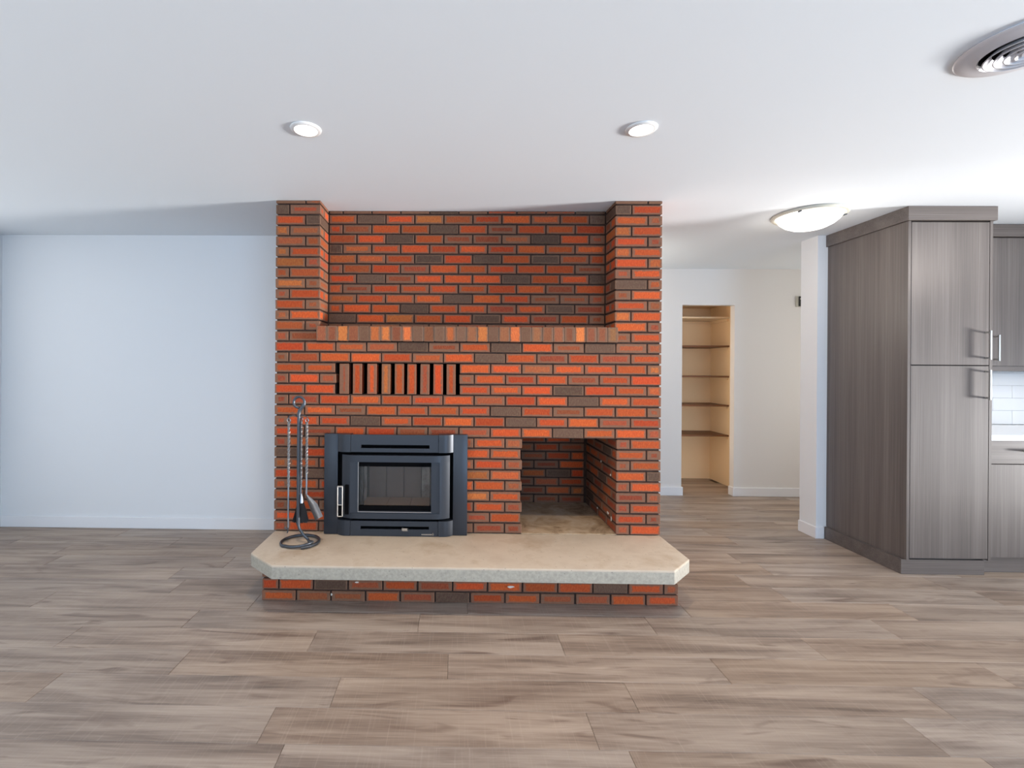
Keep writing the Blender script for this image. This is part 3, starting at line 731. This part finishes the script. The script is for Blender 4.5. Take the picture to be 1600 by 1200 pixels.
bm = bx(TX0-.016, TX1+.012, TFY-.018, KY-.001, 2.346, 2.438, w=.001, seg=1); obj('crown', bm, M['lam_h'], tc)
bm = bmesh.new(); box(bm, TX0-.022, TX0-.006, TFY+.0285, KY-BT-.001, .001, .098); box(bm, TX0-.022, TX1-.03, TFY+.012, TFY+.028, .001, .098); obj('toe_kick', bm, M['lam_h'], tc)
bm = bx(TX0-.005, TX1-.03, TFY+.029, KY-BT-.001, .001, .099); obj('plinth', bm, M['lam'], tc)

for i, (x0, x1) in enumerate(((3.540, 4.16), (4.162, 4.78))):
    lb = ('grey wood-grain base cabinet with one drawer directly beside the tall cabinet', 'grey wood-grain base cabinet with one drawer, second from the tall cabinet')[i]
    b = thing('base_cabinet', lb, 'cabinet', ((x0+x1)/2, 3.55, 0), 'base cabinets under the white counter')
    obj('carcass', bx(x0, x1, 3.259, KY-.002, .10, .890), M['lam'], b)
    dr = obj('drawer_front', bx(x0+(.016 if i == 0 else .002), x1-.002, 3.24, 3.258, .735, .888, w=.0012, seg=1), M['lam_h'], b)
    bar_handle(x0+.24, 3.24, .822, 0, dr, True, .19)
    dd = obj('door', bx(x0+(.016 if i == 0 else .002), x1-.002, 3.24, 3.258, .109, .730, w=.0012, seg=1), M['lam'], b); bar_handle(x1-.05, 3.24, .50, .69, dd)
    obj('toe_kick', bx(x0, x1, 3.262, 3.28, .001, .099), M['lam_h'], b)
tag(obj('countertop', bx(3.538, 4.80, 3.215, KY-.011, .8915, .930, w=.002), M['quartz']), 'glossy white countertop over the grey base cabinets', 'countertop')
uc = thing('corner_wall_cabinet', 'plain grey filler wall cabinet tucked against the tall cabinet', 'cabinet', (3.74, 3.7, 1.36))
obj('carcass', bx(3.540, 3.922, 3.60, KY-.002, 1.356, 2.345), M['lam'], uc)
uc = thing('wall_cabinet', 'grey wood-grain wall cabinet with a bar handle above the white tiles', 'cabinet', (4.3, 3.7, 1.36))
obj('carcass', bx(3.924, 4.70, 3.60, KY-.002, 1.392, 2.345), M['lam'], uc)
dd = obj('door', bx(3.928, 4.698, 3.58, 3.599, 1.394, 2.341, w=.0012, seg=1), M['lam'], uc)
bar_handle(3.972, 3.58, 1.430, 1.622, dd)
obj('light_rail', bx(3.924, 4.70, 3.585, 3.604, 1.356, 1.391), M['lam_h'], uc)
tag(obj('crown_moulding', bx(3.552, 4.71, 3.562, KY-.002, 2.346, 2.436, w=.001, seg=1), M['lam_h']), 'flat grey crown board above the wall cabinets', 'moulding')

# backsplash tiles on the kitchen wall
kw = bpy.data.objects['wall_kitchen']
obj('grout_bed', bx(3.54, 4.80, KY-.005, KY-.0005, .930, 1.356), M['grout'], kw)
tm = {}
for r in range(5):
    z0 = .932+r*.1015 if r == 0 else .932+.110+(r-1)*.100; z1 = (.932+.110) if r == 0 else z0+.100
    if r == 4: z1 = 1.356
    if z1-z0 < .01: continue
    x = 4.442-.3065*4+(.153 if r % 2 else 0)
    while x < 4.8:
        a, b = max(x, 3.545), min(x+.3065, 4.798)
        if b-a > .02:
            o = obj('tile', bx(a+.001, b-.001, KY-.010, KY-.004, z0+.001, z1-.001, w=.0012, seg=1), M['tile'], kw)
        x += .3065

# ------------------------------------------------------------------ pantry shelves
names5 = ('topmost cream painted shelf board in the pantry', 'second board from the top of the pantry shelves', 'middle board of the five pantry shelves',
          'fourth board from the top of the pantry shelves', 'lowest brown board of the pantry shelves')
for i, z in enumerate((1.972, 1.638, 1.285, .947, .598)):
    s = thing('pantry_shelf', names5[i], 'shelf', (2.73, 5.78, z-.02), 'shelves inside the pantry')
    obj('board', bx(2.301, 3.164, 5.577, 5.989, z-.018, z, w=.0015, seg=1), M['shelf_white'] if i == 0 else M['shelf'], s)
    obj('cleat', bx(3.146, 3.164, 5.60, 5.989, z-.048, z-.0185), M['pantry'], s)
    obj('cleat', bx(2.301, 3.145, 5.971, 5.989, z-.048, z-.0185), M['pantry'], s)

# ------------------------------------------------------------------ wall plate in the hall
wp = thing('wall_chime', 'small pale plate with black device high on the hall wall beside the partition end', 'wall device', (3.68, HY, 2.03))
obj('back_plate', bx(3.630, 3.735, HY-.012, HY, 2.035, 2.150, w=.003), M['plate'], wp, smooth=True)
bm = bx(3.652, 3.715, HY-.024, HY-.0125, 2.040, 2.146, w=.004); bb = obj('black_cover', bm, M['black'], wp, smooth=True)
obj('dial', lathe([(0, 0), (.008, 0), (.008, .004), (0, .004)], 20), M['plate'], wp); o = bpy.data.objects['dial']; o.rotation_euler = (PI/2, 0, 0); o.location = Vector((3.668, HY-.0242, 2.118))-wp.location

# ------------------------------------------------------------------ ceiling fittings
for i, (x, y, lb) in enumerate(((-.70, 2.175, 'round recessed ceiling downlight over the stove end of the fireplace'), (.83, 2.175, 'round recessed ceiling downlight over the wood box end of the fireplace'))):
    t = thing('recessed_downlight', lb, 'ceiling light', (x, y, H), 'recessed downlights in front of the fireplace')
    obj('trim_ring', lathe([(.049, -.002), (.052, -.009), (.064, -.008), (.069, -.004), (.070, 0), (.049, 0), (.049, -.002)], 48, c=(x, y, H-.0005)), M['white_metal'], t, smooth=True)
    obj('lens', lathe([(0, -.0045), (.0488, -.0045), (.0488, -.001), (0, -.001)], 40, c=(x, y, H-.0005)), M['lamp'], t)
    l = bpy.data.lights.new('downlight', 'SPOT'); l.energy = 58; l.color = (1, .77, .53); l.spot_size = math.radians(150); l.spot_blend = 1; l.shadow_soft_size = .04
    o = bpy.data.objects.new('downlight', l); COL.objects.link(o); o.location = (x, y, H-.03)
dx, dy = 2.45, 3.36
t = thing('dome_light', 'lit opal glass dome light on the ceiling beside the tall cabinet', 'ceiling light', (dx, dy, H))
obj('rim', lathe([(.20, 0), (.222, -.002), (.224, -.010), (.218, -.018), (.205, -.020), (.198, -.014), (.198, 0), (.20, 0)], 64, c=(dx, dy, H-.0005)), M['plate'], t, smooth=True)
obj('glass_dome', lathe([(.1975, -.006), (.192, -.022), (.175, -.048), (.145, -.074), (.105, -.094), (.055, -.106), (0, -.110)], 64, c=(dx, dy, H)), M['dome'], t, smooth=True)
for a in (100, 220, 340): obj('clip', bx(-.005, .005, -.012, .012, -.004, .004, w=.001), M['iron'], t, loc=Vector((dx+.205*math.cos(math.radians(a)), dy+.205*math.sin(math.radians(a)), H-.024))-t.location)
l = bpy.data.lights.new('dome_glow', 'POINT'); l.energy = 5; l.color = (1, .93, .84); l.shadow_soft_size = .12
o = bpy.data.objects.new('dome_glow', l); COL.objects.link(o); o.location = (dx, dy, H-.25)
vx, vy = 1.90, 1.62
t = thing('ceiling_vent', 'round silver ceiling air diffuser with concentric cones', 'air vent', (vx, vy, H))
obj('flange', lathe([(.172, 0), (.174, -.004), (.168, -.008), (.150, -.009), (.122, -.020), (.116, -.020), (.112, -.014), (.118, 0)], 72, c=(vx, vy, H-.0005)), M['vent'], t, smooth=True)
for r0, z in ((.104, -.026), (.080, -.029), (.056, -.031), (.032, -.032)):
    obj('cone_ring', lathe([(r0-.020, -.004), (r0, z), (r0-.004, z-.001), (r0-.024, -.004), (r0-.020, -.004)], 64, c=(vx, vy, H-.002)), M['vent'], t, smooth=True)
obj('centre_cap', lathe([(0, -.034), (.012, -.033), (.014, -.010), (0, -.010)], 32, c=(vx, vy, H)), M['vent'], t, smooth=True)
obj('duct_throat', lathe([(0, -.0035), (.1175, -.0035), (.1175, -.0015), (0, -.0015)], 48, c=(vx, vy, H)), M['stove_dark'], t)
